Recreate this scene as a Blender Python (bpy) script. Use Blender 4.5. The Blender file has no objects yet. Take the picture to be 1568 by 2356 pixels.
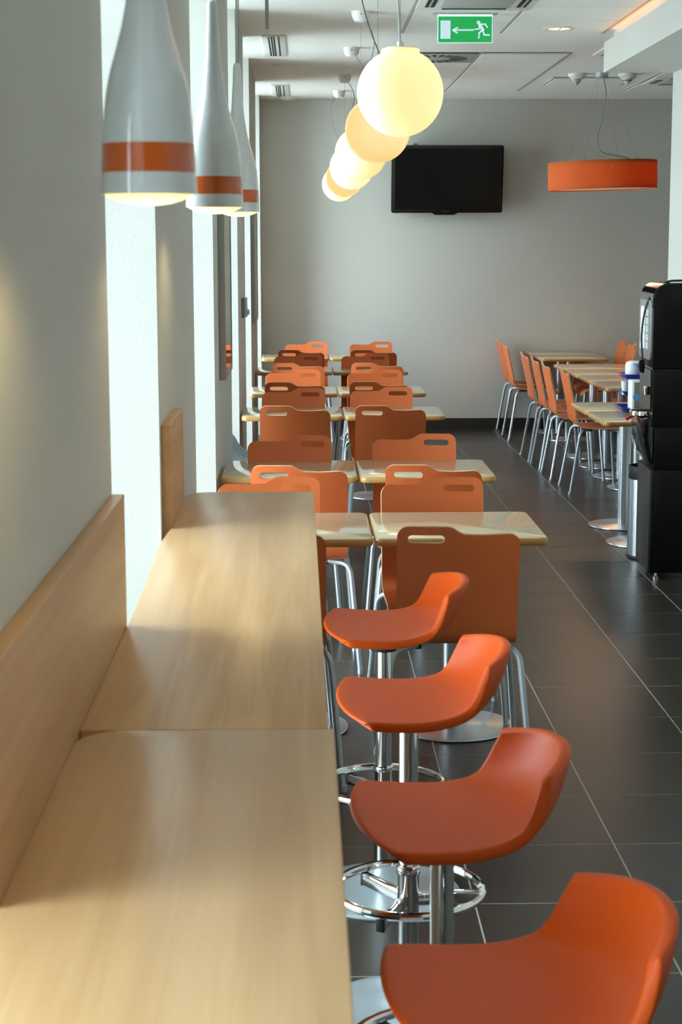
import bpy, bmesh, math, random
from mathutils import Vector, Matrix
random.seed(7)
C = bpy.context.scene.collection
PI = math.pi

# ------------------------------------------------------------------ camera
PITCH, YAW, ROLL, HCAM = math.radians(8.8316), math.radians(1.3027), math.radians(-0.1321), 1.72788
fwd = Vector((math.sin(YAW)*math.cos(PITCH), math.cos(YAW)*math.cos(PITCH), -math.sin(PITCH)))
rgt = Vector((math.cos(YAW), -math.sin(YAW), 0)); upv = rgt.cross(fwd)
r2 = math.cos(ROLL)*rgt + math.sin(ROLL)*upv; u2 = -math.sin(ROLL)*rgt + math.cos(ROLL)*upv
cd = bpy.data.cameras.new('camera'); cam = bpy.data.objects.new('camera', cd); C.objects.link(cam)
cam.matrix_world = Matrix(((r2.x, u2.x, -fwd.x, 0), (r2.y, u2.y, -fwd.y, 0), (r2.z, u2.z, -fwd.z, HCAM), (0, 0, 0, 1)))
cd.sensor_fit = 'VERTICAL'; cd.sensor_height = 36.0; cd.sensor_width = 24.0
cd.lens = 3961.7/2356*36
cd.clip_start = .05; cd.clip_end = 200
cd.dof.use_dof = True; cd.dof.focus_distance = 7.5; cd.dof.aperture_fstop = 11
bpy.context.scene.camera = cam

# ------------------------------------------------------------------ world and exposure
sc = bpy.context.scene
sc.view_settings.view_transform = 'Standard'; sc.view_settings.look = 'None'
sc.view_settings.gamma = 1; sc.view_settings.use_curve_mapping = False
sc.view_settings.exposure = 1.1
w = bpy.data.worlds.new('overcast_sky'); sc.world = w; w.use_nodes = True
bg = w.node_tree.nodes['Background']
bg.inputs[0].default_value = (0.76, 0.89, 0.965, 1); bg.inputs[1].default_value = 8.5
sc.cycles.max_bounces = 10; sc.cycles.diffuse_bounces = 6; sc.cycles.glossy_bounces = 4
sc.cycles.transparent_max_bounces = 10
try: sc.cycles.sample_clamp_indirect = 6
except Exception: pass

# ------------------------------------------------------------------ materials
def mat(name, col, rough=.5, metal=0, spec=.5, emit=None, es=0, coat=0):
    m = bpy.data.materials.new(name); m.use_nodes = True
    b = m.node_tree.nodes['Principled BSDF']
    b.inputs['Base Color'].default_value = (*col, 1); b.inputs['Roughness'].default_value = rough
    b.inputs['Metallic'].default_value = metal; b.inputs['Specular IOR Level'].default_value = spec
    if coat: b.inputs['Coat Weight'].default_value = coat; b.inputs['Coat Roughness'].default_value = .08
    if emit: b.inputs['Emission Color'].default_value = (*emit, 1); b.inputs['Emission Strength'].default_value = es
    return m
def nodes(m): return m.node_tree.nodes, m.node_tree.links, m.node_tree.nodes['Principled BSDF']
def noise_col(m, c1, c2, scale=(1, 1, 1), nscale=5, detail=4, lo=.35, hi=.65, bump=0, bdist=.002, brough=None):
    n, l, b = nodes(m)
    tc = n.new('ShaderNodeTexCoord'); mp = n.new('ShaderNodeMapping'); mp.inputs['Scale'].default_value = scale
    ns = n.new('ShaderNodeTexNoise'); ns.inputs['Scale'].default_value = nscale; ns.inputs['Detail'].default_value = detail
    l.new(tc.outputs['Object'], mp.inputs['Vector']); l.new(mp.outputs[0], ns.inputs['Vector'])
    cr = n.new('ShaderNodeValToRGB'); cr.color_ramp.elements[0].position = lo; cr.color_ramp.elements[1].position = hi
    cr.color_ramp.elements[0].color = (*c1, 1); cr.color_ramp.elements[1].color = (*c2, 1)
    l.new(ns.outputs[0], cr.inputs[0]); l.new(cr.outputs[0], b.inputs['Base Color'])
    if bump:
        bp = n.new('ShaderNodeBump'); bp.inputs['Strength'].default_value = bump; bp.inputs['Distance'].default_value = bdist
        l.new(ns.outputs[0], bp.inputs['Height']); l.new(bp.outputs[0], b.inputs['Normal'])
    return m
def plaster(name, col):
    m = mat(name, col, .85, spec=.2)
    n, l, b = nodes(m)
    tc = n.new('ShaderNodeTexCoord')
    ns = n.new('ShaderNodeTexNoise'); ns.inputs['Scale'].default_value = 130; ns.inputs['Detail'].default_value = 2; ns.inputs['Roughness'].default_value = .5
    l.new(tc.outputs['Object'], ns.inputs['Vector'])
    cr = n.new('ShaderNodeValToRGB'); cr.color_ramp.elements[0].position = .5; cr.color_ramp.elements[1].position = .72
    l.new(ns.outputs[0], cr.inputs[0])
    bp = n.new('ShaderNodeBump'); bp.inputs['Strength'].default_value = .2; bp.inputs['Distance'].default_value = .002
    l.new(cr.outputs[0], bp.inputs['Height']); l.new(bp.outputs[0], b.inputs['Normal'])
    return m
def wood(name, c1, c2, rough=.35, axis='Y', sc_=1.0, coat=0, spec=.4):
    m = mat(name, c1, rough, spec=spec, coat=coat)
    n, l, b = nodes(m)
    tc = n.new('ShaderNodeTexCoord'); mp = n.new('ShaderNodeMapping')
    s = [16*sc_, 16*sc_, 16*sc_]; s['XYZ'.index(axis)] = .8*sc_
    mp.inputs['Scale'].default_value = s
    n1 = n.new('ShaderNodeTexNoise'); n1.inputs['Scale'].default_value = 1.2; n1.inputs['Detail'].default_value = 5; n1.inputs['Distortion'].default_value = .8
    mp2 = n.new('ShaderNodeMapping'); s2 = [120*sc_]*3; s2['XYZ'.index(axis)] = 3*sc_; mp2.inputs['Scale'].default_value = s2
    n2 = n.new('ShaderNodeTexNoise'); n2.inputs['Scale'].default_value = 1; n2.inputs['Detail'].default_value = 3
    l.new(tc.outputs['Object'], mp.inputs[0]); l.new(mp.outputs[0], n1.inputs['Vector'])
    l.new(tc.outputs['Object'], mp2.inputs[0]); l.new(mp2.outputs[0], n2.inputs['Vector'])
    mx = n.new('ShaderNodeMath'); mx.operation = 'MULTIPLY_ADD'; mx.inputs[1].default_value = .35
    l.new(n2.outputs[0], mx.inputs[0]); l.new(n1.outputs[0], mx.inputs[2])
    cr = n.new('ShaderNodeValToRGB'); cr.color_ramp.elements[0].position = .5; cr.color_ramp.elements[1].position = .86
    cr.color_ramp.elements[0].color = (*c1, 1); cr.color_ramp.elements[1].color = (*c2, 1)
    l.new(mx.outputs[0], cr.inputs[0]); l.new(cr.outputs[0], b.inputs['Base Color'])
    return m

M = {}
M['plaster'] = plaster('plaster_wall_paint', (.575, .57, .53))
M['bouncecut'] = mat('bounce_cut_dark_wall', (.15, .135, .12), .6)  # invented dark finish for unseen walls, cuts bounced light near the camera
M['bouncecut2'] = mat('bounce_cut_mid_wall', (.40, .38, .35), .6)  # darker finish added to an unseen wall to lower the ambient light
M['ceiling'] = mat('ceiling_paint', (.84, .83, .79), .9, spec=.2)
M['tile_ceiling'] = noise_col(mat('mineral_tile', (.7, .7, .67), .95, spec=.1), (.80, .80, .765), (.86, .86, .82), nscale=120, bump=.15)
M['tbar'] = mat('ceiling_grid_grey', (.42, .42, .40), .6)
M['gridshadow'] = mat('ceiling_gap', (.07, .07, .068), .9)
M['white'] = mat('white_enamel', (.78, .78, .76), .35)
M['offwhite'] = mat('off_white_plastic', (.68, .68, .65), .45)
M['black'] = mat('black_slot', (.012, .012, .012), .7)
M['grout'] = mat('light_grout', (.44, .41, .37), .9)
M['beech'] = wood('beech_laminate', (.585, .37, .187), (.475, .28, .13), .29, spec=.30)
M['beech_x'] = wood('beech_edge', (.58, .335, .16), (.48, .26, .115), .4, 'Y')
M['orange_ply'] = mat('orange_lacquered_plywood', (.64, .150, .042), .42, spec=.35)
M['ply_edge'] = wood('plywood_edge', (.66, .44, .25), (.48, .29, .15), .5, 'X', 2)
M['orange_plastic'] = mat('orange_plastic', (.60, .082, .010), .42, spec=.16)
M['orange_fabric'] = noise_col(mat('orange_fabric', (.6, .16, .03), .85), (.60, .150, .028), (.66, .175, .035), nscale=300, bump=.1)
n, l, b = nodes(M['orange_fabric'])
tl = n.new('ShaderNodeBsdfTranslucent'); tl.inputs[0].default_value = (.75, .22, .04, 1); mx = n.new('ShaderNodeMixShader'); mx.inputs[0].default_value = .35
l.new(b.outputs[0], mx.inputs[1]); l.new(tl.outputs[0], mx.inputs[2]); l.new(mx.outputs[0], n['Material Output'].inputs[0])
M['band'] = mat('orange_enamel', (.60, .115, .018), .18, coat=.6)
M['lampwhite'] = mat('white_gloss_enamel', (.66, .70, .70), .16, coat=.8)
M['silver'] = mat('silver_powder_coat', (.44, .485, .51), .38, metal=.55)
M['steel'] = mat('brushed_steel', (.50, .53, .56), .30, metal=.9)
M['chrome'] = mat('chrome', (.82, .82, .82), .06, metal=1)
M['base_silver'] = mat('satin_silver_base', (.52, .63, .68), .28, metal=.6)
M['cord'] = mat('grey_cord', (.25, .26, .26), .5)
M['cordclear'] = mat('clear_cord', (.42, .48, .48), .3)
M['greyframe'] = mat('grey_frame', (.30, .305, .30), .4, metal=.2)
M['alu'] = mat('window_frame_grey', (.33, .35, .36), .4, metal=.3)
M['mirror'] = mat('mirror_glass', (.75, .78, .78), .02, metal=1)
M['plasticgrey'] = mat('pale_grey_plastic', (.20, .245, .26), .35)
M['tvblack'] = mat('tv_black_gloss', (.006, .006, .006), .22, spec=.5)
M['screen'] = mat('tv_screen', (.004, .004, .004), .25, spec=.35)
M['logo'] = mat('grey_print', (.06, .06, .065), .5)
M['machblack'] = mat('machine_black', (.004, .004, .004), .3, spec=.25)
M['machgloss'] = mat('machine_gloss_black', (.006, .007, .008), .08, spec=.5)
M['machgrey'] = mat('machine_charcoal', (.03, .03, .03), .35)
M['machsilver'] = mat('machine_silver_panel', (.42, .45, .46), .25, metal=.6)
M['labelwhite'] = mat('white_label', (.72, .74, .74), .4)
M['lightstrip'] = mat('lit_strip', (.8, .9, .95), .3, emit=(.75, .95, 1), es=.7)
M['blue'] = mat('blue_plastic', (.030, .045, .30), .3)
M['bluesticker'] = mat('blue_sticker', (.10, .35, .75), .4)
M['red'] = mat('red_plastic', (.60, .02, .015), .25)
M['cup'] = mat('white_plastic', (.80, .82, .82), .35)
M['tancurb'] = wood('maple_edge_band', (.50, .285, .095), (.42, .23, .07), .28, 'X', 1)
M['darkmetal'] = mat('dark_metal_box', (.17, .17, .165), .45)
M['blackplastic'] = mat('black_rubber', (.015, .015, .015), .5)
M['led_red'] = mat('red_led', (.35, .02, .02), .4)
M['exit_green'] = mat('exit_green', (.01, .20, .05), .35, emit=(.008, .30, .065), es=.45)
M['exit_white'] = mat('exit_white', (.6, .7, .75), .35, emit=(.62, .76, .85), es=.2)
M['exit_edge'] = mat('exit_lit_edge', (.6, .75, .85), .2, emit=(.55, .80, 1.0), es=.55)
M['coveled'] = mat('cove_led', (1, .6, .3), .5, emit=(1, .42, .13), es=1.8)
M['downglow'] = mat('downlight_reflector', (.9, .8, .5), .3, emit=(1, .80, .42), es=1.1)
M['lampglow'] = mat('lamp_glow', (1, .9, .6), .4, emit=(1.0, .80, .36), es=1.5)
n, l, b = nodes(M['lampglow'])
tc = n.new('ShaderNodeTexCoord'); vl = n.new('ShaderNodeVectorMath'); vl.operation = 'LENGTH'
sx_ = n.new('ShaderNodeVectorMath'); sx_.operation = 'MULTIPLY'; sx_.inputs[1].default_value = (1, 1, 0)
l.new(tc.outputs['Object'], sx_.inputs[0]); l.new(sx_.outputs[0], vl.inputs[0])
mr = n.new('ShaderNodeMapRange'); mr.inputs[1].default_value = .012; mr.inputs[2].default_value = .053; mr.inputs[3].default_value = 1.6; mr.inputs[4].default_value = .42
l.new(vl.outputs['Value'], mr.inputs[0]); l.new(mr.outputs[0], b.inputs['Emission Strength'])
M['pave'] = noise_col(mat('outdoor_paving', (.5, .5, .48), .9), (.62, .62, .60), (.70, .70, .68), nscale=2)
M['pinkdiff'] = mat('lamp_diffuser', (.75, .62, .52), .6, emit=(1, .55, .35), es=.12)

# table laminate
m = M['table'] = wood('maple_laminate', (.68, .565, .38), (.60, .475, .30), .07, 'X', .8); 
# floor tile with fine horizontal streaks, varied per object
m = M['tile'] = mat('dark_stone_tile', (.06, .05, .04), .36, spec=.36)
n, l, b = nodes(m)
tc = n.new('ShaderNodeTexCoord'); oi = n.new('ShaderNodeObjectInfo')
mp = n.new('ShaderNodeMapping'); mp.inputs['Scale'].default_value = (1.2, 14, 1)
ad = n.new('ShaderNodeVectorMath'); ad.operation = 'ADD'
l.new(tc.outputs['Object'], ad.inputs[0]); l.new(oi.outputs['Location'], ad.inputs[1]); l.new(ad.outputs[0], mp.inputs[0])
ns = n.new('ShaderNodeTexNoise'); ns.inputs['Scale'].default_value = 4; ns.inputs['Detail'].default_value = 6; ns.inputs['Roughness'].default_value = .65
l.new(mp.outputs[0], ns.inputs['Vector'])
cr = n.new('ShaderNodeValToRGB'); cr.color_ramp.elements[0].position = .3; cr.color_ramp.elements[1].position = .75
cr.color_ramp.elements[0].color = (.030, .025, .020, 1); cr.color_ramp.elements[1].color = (.038, .032, .026, 1)
l.new(ns.outputs[0], cr.inputs[0])
hs = n.new('ShaderNodeHueSaturation'); mr = n.new('ShaderNodeMapRange'); mr.inputs[3].default_value = .88; mr.inputs[4].default_value = 1.12
l.new(oi.outputs['Random'], mr.inputs[0]); l.new(mr.outputs[0], hs.inputs['Value']); l.new(cr.outputs[0], hs.inputs['Color']); l.new(hs.outputs[0], b.inputs['Base Color'])
rr = n.new('ShaderNodeMapRange'); rr.inputs[3].default_value = .28; rr.inputs[4].default_value = .36
l.new(ns.outputs[0], rr.inputs[0]); l.new(rr.outputs[0], b.inputs['Roughness'])
# window glass: thin pane, see-through with a fresnel reflection
m = M['glass'] = bpy.data.materials.new('window_glass'); m.use_nodes = True
n, l = m.node_tree.nodes, m.node_tree.links
n.remove(n['Principled BSDF'])
tr = n.new('ShaderNodeBsdfTransparent'); tr.inputs[0].default_value = (.94, .97, .97, 1); gl = n.new('ShaderNodeBsdfGlossy'); gl.inputs['Roughness'].default_value = .01
fr = n.new('ShaderNodeFresnel'); fr.inputs[0].default_value = 1.35; mx = n.new('ShaderNodeMixShader')
l.new(fr.outputs[0], mx.inputs[0]); l.new(tr.outputs[0], mx.inputs[1]); l.new(gl.outputs[0], mx.inputs[2]); l.new(mx.outputs[0], n['Material Output'].inputs[0])
m = M['bottle'] = mat('clear_bottle_glass', (.9, .95, .95), .03); nodes(m)[2].inputs['Transmission Weight'].default_value = 1.0; nodes(m)[2].inputs['IOR'].default_value = 1.45
def globe_mat(i, col, es):
    return mat('opal_glass_%s' % 'abcdef'[i], (.60, .58, .50), .22, emit=col, es=es)

# ------------------------------------------------------------------ mesh helpers
class MB:
    def __init__(s): s.v = []; s.f = []; s.mi = []
    def add(s, vs, fs, mi=0):
        o = len(s.v); s.v += [tuple(v) for v in vs]; s.f += [tuple(i+o for i in f) for f in fs]; s.mi += [mi]*len(fs); return s
    def box(s, x0, x1, y0, y1, z0, z1, mi=0):
        vs = [(x, y, z) for z in (z0, z1) for y in (y0, y1) for x in (x0, x1)]
        return s.add(vs, [(0, 2, 3, 1), (4, 5, 7, 6), (0, 1, 5, 4), (2, 6, 7, 3), (0, 4, 6, 2), (1, 3, 7, 5)], mi)
    def lathe(s, prof, n=32, c=(0, 0, 0), cap0=True, cap1=True, mi=0, ax='Z'):
        vs = []; fs = []
        for r, z in prof:
            for k in range(n):
                a = 2*PI*k/n; p = (r*math.cos(a), r*math.sin(a), z)
                if ax == 'X': p = (p[2], p[0], p[1])
                if ax == 'Y': p = (p[1], p[2], p[0])
                vs.append((p[0]+c[0], p[1]+c[1], p[2]+c[2]))
        for i in range(len(prof)-1):
            for k in range(n):
                k2 = (k+1) % n; fs.append((i*n+k, i*n+k2, (i+1)*n+k2, (i+1)*n+k))
        if cap0: fs.append(tuple(range(n-1, -1, -1)))
        if cap1: fs.append(tuple((len(prof)-1)*n+k for k in range(n)))
        return s.add(vs, fs, mi)
    def tube(s, pts, r, n=10, closed=False, mi=0):
        P = [Vector(p) for p in pts]; N = len(P); vs = []; fs = []; ref = None
        for i in range(N):
            a = P[(i-1) % N] if (closed or i > 0) else P[i]; b_ = P[(i+1) % N] if (closed or i < N-1) else P[i]
            t = (b_-a).normalized()
            if ref is None: ref = t.orthogonal().normalized()
            ref = (ref - t*ref.dot(t)).normalized(); q = t.cross(ref)
            rr_ = r[i] if isinstance(r, (list, tuple)) else r
            for k in range(n):
                an = 2*PI*k/n; vs.append(P[i]+ref*(rr_*math.cos(an))+q*(rr_*math.sin(an)))
        for i in range(N if closed else N-1):
            j = (i+1) % N
            for k in range(n):
                k2 = (k+1) % n; fs.append((i*n+k, i*n+k2, j*n+k2, j*n+k))
        if not closed: fs.append(tuple(range(n-1, -1, -1))); fs.append(tuple((N-1)*n+k for k in range(n)))
        return s.add(vs, fs, mi)
    def prism(s, poly, h0, h1, ax='Z', mi=0):
        n = len(poly)
        def p3(p, h): return (p[0], p[1], h) if ax == 'Z' else ((h, p[0], p[1]) if ax == 'X' else (p[0], h, p[1]))
        vs = [p3(p, h0) for p in poly]+[p3(p, h1) for p in poly]
        fs = [tuple(range(n-1, -1, -1)), tuple(range(n, 2*n))]+[(i, (i+1) % n, n+(i+1) % n, n+i) for i in range(n)]
        return s.add(vs, fs, mi)
def smooth_curve(pts, k=6, closed=False):
    P = [Vector(p) for p in pts]; out = []; N = len(P)
    for i in range(N if closed else N-1):
        g = lambda j: P[j % N] if closed else P[max(0, min(N-1, j))]
        p0, p1, p2, p3 = g(i-1), g(i), g(i+1), g(i+2)
        for q in range(k):
            t = q/k; out.append(.5*((2*p1)+(p2-p0)*t+(2*p0-5*p1+4*p2-p3)*t*t+(3*p1-p0-3*p2+p3)*t**3))
    if not closed: out.append(P[-1])
    return out
def rrect(x0, x1, y0, y1, r, n=6):
    if not isinstance(r, (list, tuple)): r = [r]*4
    out = []
    for (cx, cy, a0, rr_) in ((x1-r[0], y1-r[0], 0, r[0]), (x0+r[1], y1-r[1], 90, r[1]), (x0+r[2], y0+r[2], 180, r[2]), (x1-r[3], y0+r[3], 270, r[3])):
        for k in range(n+1 if rr_ > 0 else 1):
            a = math.radians(a0+90*k/n); out.append((cx+rr_*math.cos(a), cy+rr_*math.sin(a)))
    return out
def finish(me, smooth=35, bevel=0, bseg=2):
    bm = bmesh.new(); bm.from_mesh(me)
    bmesh.ops.recalc_face_normals(bm, faces=bm.faces)
    if bevel:
        ed = [e for e in bm.edges if len(e.link_faces) == 2 and e.calc_face_angle(0) > math.radians(40)]
        bmesh.ops.bevel(bm, geom=ed, offset=bevel, segments=bseg, profile=.5, affect='EDGES', clamp_overlap=True)
    for f in bm.faces: f.smooth = bool(smooth)
    bm.to_mesh(me); bm.free()
    if smooth: me.set_sharp_from_angle(angle=math.radians(smooth))
def mesh_of(name, mb, mats, smooth=35, bevel=0, bseg=2):
    me = bpy.data.meshes.new(name); me.from_pydata(mb.v, [], mb.f)
    for m_ in (mats if isinstance(mats, (list, tuple)) else [mats]): me.materials.append(M[m_] if isinstance(m_, str) else m_)
    for p, i in zip(me.polygons, mb.mi): p.material_index = i
    finish(me, smooth, bevel, bseg)
    return me
def obj(name, mb, mats, parent=None, loc=(0, 0, 0), rot=(0, 0, 0), smooth=35, bevel=0, bseg=2, label=None):
    me = mb if isinstance(mb, bpy.types.Mesh) else mesh_of(name, mb, mats, smooth, bevel, bseg)
    o = bpy.data.objects.new(name, me); C.objects.link(o); o.location = loc; o.rotation_euler = rot
    if parent: o.parent = parent
    if label: o['label'] = label
    return o
def thing(name, label, cat, loc=(0, 0, 0), rz=0, group=None):
    o = bpy.data.objects.new(name, None); C.objects.link(o); o.location = loc; o.rotation_euler = (0, 0, rz)
    o.empty_display_size = .1
    return tag(o, label, cat, group)
def tag(o, label, cat, group=None):
    o['label'] = label; o['category'] = cat
    if group: o['group'] = group
    return o
def struct(name, mb, mats, **k):
    o = obj(name, mb, mats, **k); o['kind'] = 'structure'; return o
def dup(root, loc, rz=0, label=None):
    r = root.copy(); C.objects.link(r); r.location = loc; r.rotation_euler = (0, 0, rz)
    if label: r['label'] = label
    for ch in list(root.children):
        c = ch.copy(); C.objects.link(c); c.parent = r
        for g in ch.children:
            d = g.copy(); C.objects.link(d); d.parent = c
    return r

# ------------------------------------------------------------------ the room
WX, WT = -.365, .75           # inner face of the window wall, its thickness
YB, ZC = 16.175, 3.044         # back wall, ceiling
XR = 5.6; YN = -5.0
OPEN = [(.62, 1.83), (3.28, 4.40), (5.91, 7.26), (9.02, 10.06), (11.38, 12.65), (14.45, 15.76)]
mb = MB(); y = YN
for a, b_ in OPEN+[(YB, None)]:
    mb.box(WX-WT, WX, y, a, 0, ZC)
    y = b_
struct('wall_left', mb, 'plaster')
struct('wall_back', MB().box(WX-WT, XR+.2, YB, YB+.2, -.02, ZC), 'plaster')
struct('wall_front', MB().box(WX-WT, XR+.2, YN-.2, YN, -.02, ZC), 'bouncecut')
struct('wall_side', MB().box(XR, XR+.2, YN, YB, -.02, ZC), 'bouncecut')
struct('wall_right', MB().box(2.352, 2.56, 6.8, 11.1, 0, ZC), 'plaster')
struct('wall_right_near', MB().box(2.352, 2.56, YN, 6.8, 0, ZC), 'bouncecut2')  # unseen stretch, split off and darkened to dim the near ambient light
# dropped soffit along the right wall: deep fascia, narrow ledge with a hidden warm strip, core up to the ceiling
mb = MB().box(1.911, 2.352, YN, 11.1, 2.793, 2.977).box(1.971, 2.352, YN, 11.1, 2.977, ZC)
struct('trim_1', mb, 'plaster')
o = obj('cove_light', MB().box(1.935, 1.955, YN+.1, 10.95, 2.977, 2.985), 'coveled')
tag(o, 'warm strip light hidden on the ledge above the dropped soffit', 'light')
# ceiling slab
struct('ceiling', MB().box(WX-WT, XR+.2, YN-.2, YB+.2, ZC, ZC+.2), 'ceiling')
ceil = bpy.data.objects['ceiling']
# ceiling tile fields: near-black grid backing that paints the gaps in shade, each mineral tile a piece of its own hanging just proud of it
def field(x0s, ys, skip=()):
    obj('ceiling_grid', MB().box(x0s[0][0]-.022, x0s[-1][1]+.02, ys[0]-.02, ys[-1]+.012, ZC-.002, ZC+.01), 'gridshadow', ceil)
    bars = [x0s[0][0]-.024]+[(x0s[i][1]+x0s[i+1][0])/2-.011 for i in range(len(x0s)-1)]+[x0s[-1][1]+.002]
    for bx in bars: obj('grid_bar', MB().box(bx, bx+.022, ys[0]-.02, ys[-1]+.012, ZC-.009, ZC-.001), 'tbar', ceil, smooth=0)
    for i, (xa, xb) in enumerate(x0s):
        for j in range(len(ys)-1):
            if (i, j) in skip: continue
            ww, dd = xb-xa, ys[j+1]-ys[j]-.014
            o = obj('ceiling_tile', tile_mesh(ww, dd), None, ceil, ((xa+xb)/2, (ys[j]+ys[j+1])/2, ZC-.012))
_tm = {}
def tile_mesh(ww, dd):
    k = (round(ww, 3), round(dd, 3))
    if k not in _tm: _tm[k] = mesh_of('ceiling_tile', MB().box(-ww/2, ww/2, -dd/2, dd/2, 0, .012), 'tile_ceiling', smooth=0, bevel=.0015, bseg=1)
    return _tm[k]
F1 = [9.26, 9.87, 10.47, 11.10]
field([(.655, 1.25), (1.272, 1.888)], [8.05, 8.66]+F1, skip=((0, 2), ))
F2 = [12.29, 12.845, 13.47, 14.045, 14.645, 15.24]
field([(.655, 1.246), (1.269, 1.868)], F2, skip=((0, 0), ))
field([(2.045, 2.66)], [14.09, 14.70])
field([(2.81, 3.41), (3.43, 4.03)], [13.35, 13.97, 14.59, 15.25], skip=((0, 1), ))
# floor: grout bed with single tiles
fl = struct('floor', MB().box(WX-WT, XR+.2, YN-.2, YB+.2, -.05, -.0008), 'grout')
TX, TY, TS = .4513, 9.742, .45
tm = mesh_of('tile', MB().box(-.2228, .2228, -.2228, .2228, -.012, 0), 'tile', smooth=0, bevel=.0006, bseg=1)
far = MB()
j0, j1 = -28, 15
for j in range(j0, j1):
    yc = TY+TS*(j+.5)
    if yc-.22 > YB: continue
    for i in range(-2, 12):
        xc = TX+TS*(i+.5)
        seen = 3.0 < yc and -.5 < xc < .22*yc+.3 and xc < 3.2
        if seen:
            obj('tile', tm, None, fl, (xc, yc, 0))
        else: far.box(xc-.2233, xc+.2233, yc-.2233, min(yc+.2233, YB), -.012, 0)
o = obj('tile_field', far, 'tile', fl, smooth=0); o['kind'] = 'stuff'
# dark tile skirting along the back wall
bb = struct('baseboard_back', MB().box(WX, XR, YB-.006, YB, 0, .104), 'grout')
for i in range(-2, 12):
    xa, xb = max(TX+TS*i+.0015, WX+.002), TX+TS*(i+1)-.0015
    if xb > xa: obj('skirting_tile', MB().box(xa, xb, YB-.014, YB-.004, .002, .106), 'tile', bb, smooth=0)
# windows: frame and pane set at the outer face of each opening
for i, (a, b_) in enumerate(OPEN):
    f = MB(); X0, X1 = WX-WT+.01, WX-WT+.07
    f.box(X0, X1, a, a+.05, 0, ZC).box(X0, X1, b_-.05, b_, 0, ZC).box(X0, X1, a+.05, b_-.05, 0, .06).box(X0, X1, a+.05, b_-.05, ZC-.06, ZC).box(X0, X1, a+.05, b_-.05, 2.2, 2.25)
    o = struct('window_%d' % (i+1), f, 'alu')
    obj('window_pane', MB().box(X0+.025, X0+.033, a+.045, b_-.045, .055, 2.205), 'glass', o, smooth=0)
    obj('window_pane', MB().box(X0+.025, X0+.033, a+.045, b_-.045, 2.245, ZC-.055), 'glass', o, smooth=0)
    ld = bpy.data.lights.new('window_portal', 'AREA'); ld.shape = 'RECTANGLE'; ld.size = ZC; ld.size_y = b_-a
    ld.cycles.is_portal = True
    lo = bpy.data.objects.new('window_portal', ld); C.objects.link(lo); lo.location = (WX-WT-.02, (a+b_)/2, ZC/2); lo.rotation_euler = (0, -PI/2, 0)
struct('ground', MB().box(-40, WX-WT, -40, 60, -.3, -.12), 'pave')       # paving outside the windows

# ------------------------------------------------------------------ bar counter
HC = 1.0
poly = rrect(-.34, .046, -.6, 2.538, [0.004, .075, .004, .004], 8)
c1 = thing('bar_counter', 'near length of the pale beech bar counter, in the foreground before the seam', 'counter', (0, 0, 0), 0, 'bar counter lengths')
obj('worktop', MB().prism(poly, HC-.038, HC), 'beech', c1, bevel=.0015)
obj('support_panel', MB().box(-.31, 0, 1.2, 1.236, 0, HC-.038), 'beech', c1)
obj('support_panel', MB().box(-.31, 0, -.4, -.364, 0, HC-.038), 'beech', c1)
c2 = thing('bar_counter', 'far length of the pale beech bar counter, between the seam and the first table', 'counter', (0, 0, 0), 0, 'bar counter lengths')
poly = rrect(-.34, .0, 2.5405, 5.083, [0.003, .065, .003, .003], 8)
poly = [(x+(.0378-.0035*(y_-2.54)/2.54 if x > -.1 else 0), y_) for x, y_ in poly]
k_ = max(i for i, p in enumerate(poly) if p[0] < -.3 and p[1] > 3) + 1
poly[k_:k_] = [(-.34, 4.44), (-.345, 4.36), (-.3505, 4.22), (-.3505, 4.08), (-.344, 3.77), (-.34, 3.42), (-.3395, 3.27)]
obj('worktop', MB().prism(poly, HC-.038, HC), 'beech', c2, bevel=.0015)
obj('support_panel', MB().box(-.335, .015, 5.02, 5.056, 0, HC-.038), 'beech', c2)
obj('support_panel', MB().box(-.31, 0, 2.7, 2.736, 0, HC-.038), 'beech', c2)
o = obj('wall_panel', MB().add([(-.3645, 1.83, .80), (-.34, 1.83, .80), (-.3645, 3.268, .80), (-.34, 3.268, .80), (-.3645, 1.83, 1.268), (-.34, 1.83, 1.268), (-.3645, 3.268, 1.257), (-.34, 3.268, 1.257)],
    [(0, 2, 3, 1), (4, 5, 7, 6), (0, 1, 5, 4), (2, 6, 7, 3), (0, 4, 6, 2), (1, 3, 7, 5)]), 'beech_x', bevel=.002)
tag(o, 'near beech backboard on the wall behind the bar counter, at the left frame edge', 'panel', 'backboards behind the counter')
o = obj('wall_panel', MB().box(-.3645, -.34, 4.455, 4.93, .80, 1.266), 'beech_x', bevel=.002)
tag(o, 'far beech backboard standing at the far end of the bar counter', 'panel', 'backboards behind the counter')

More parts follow.
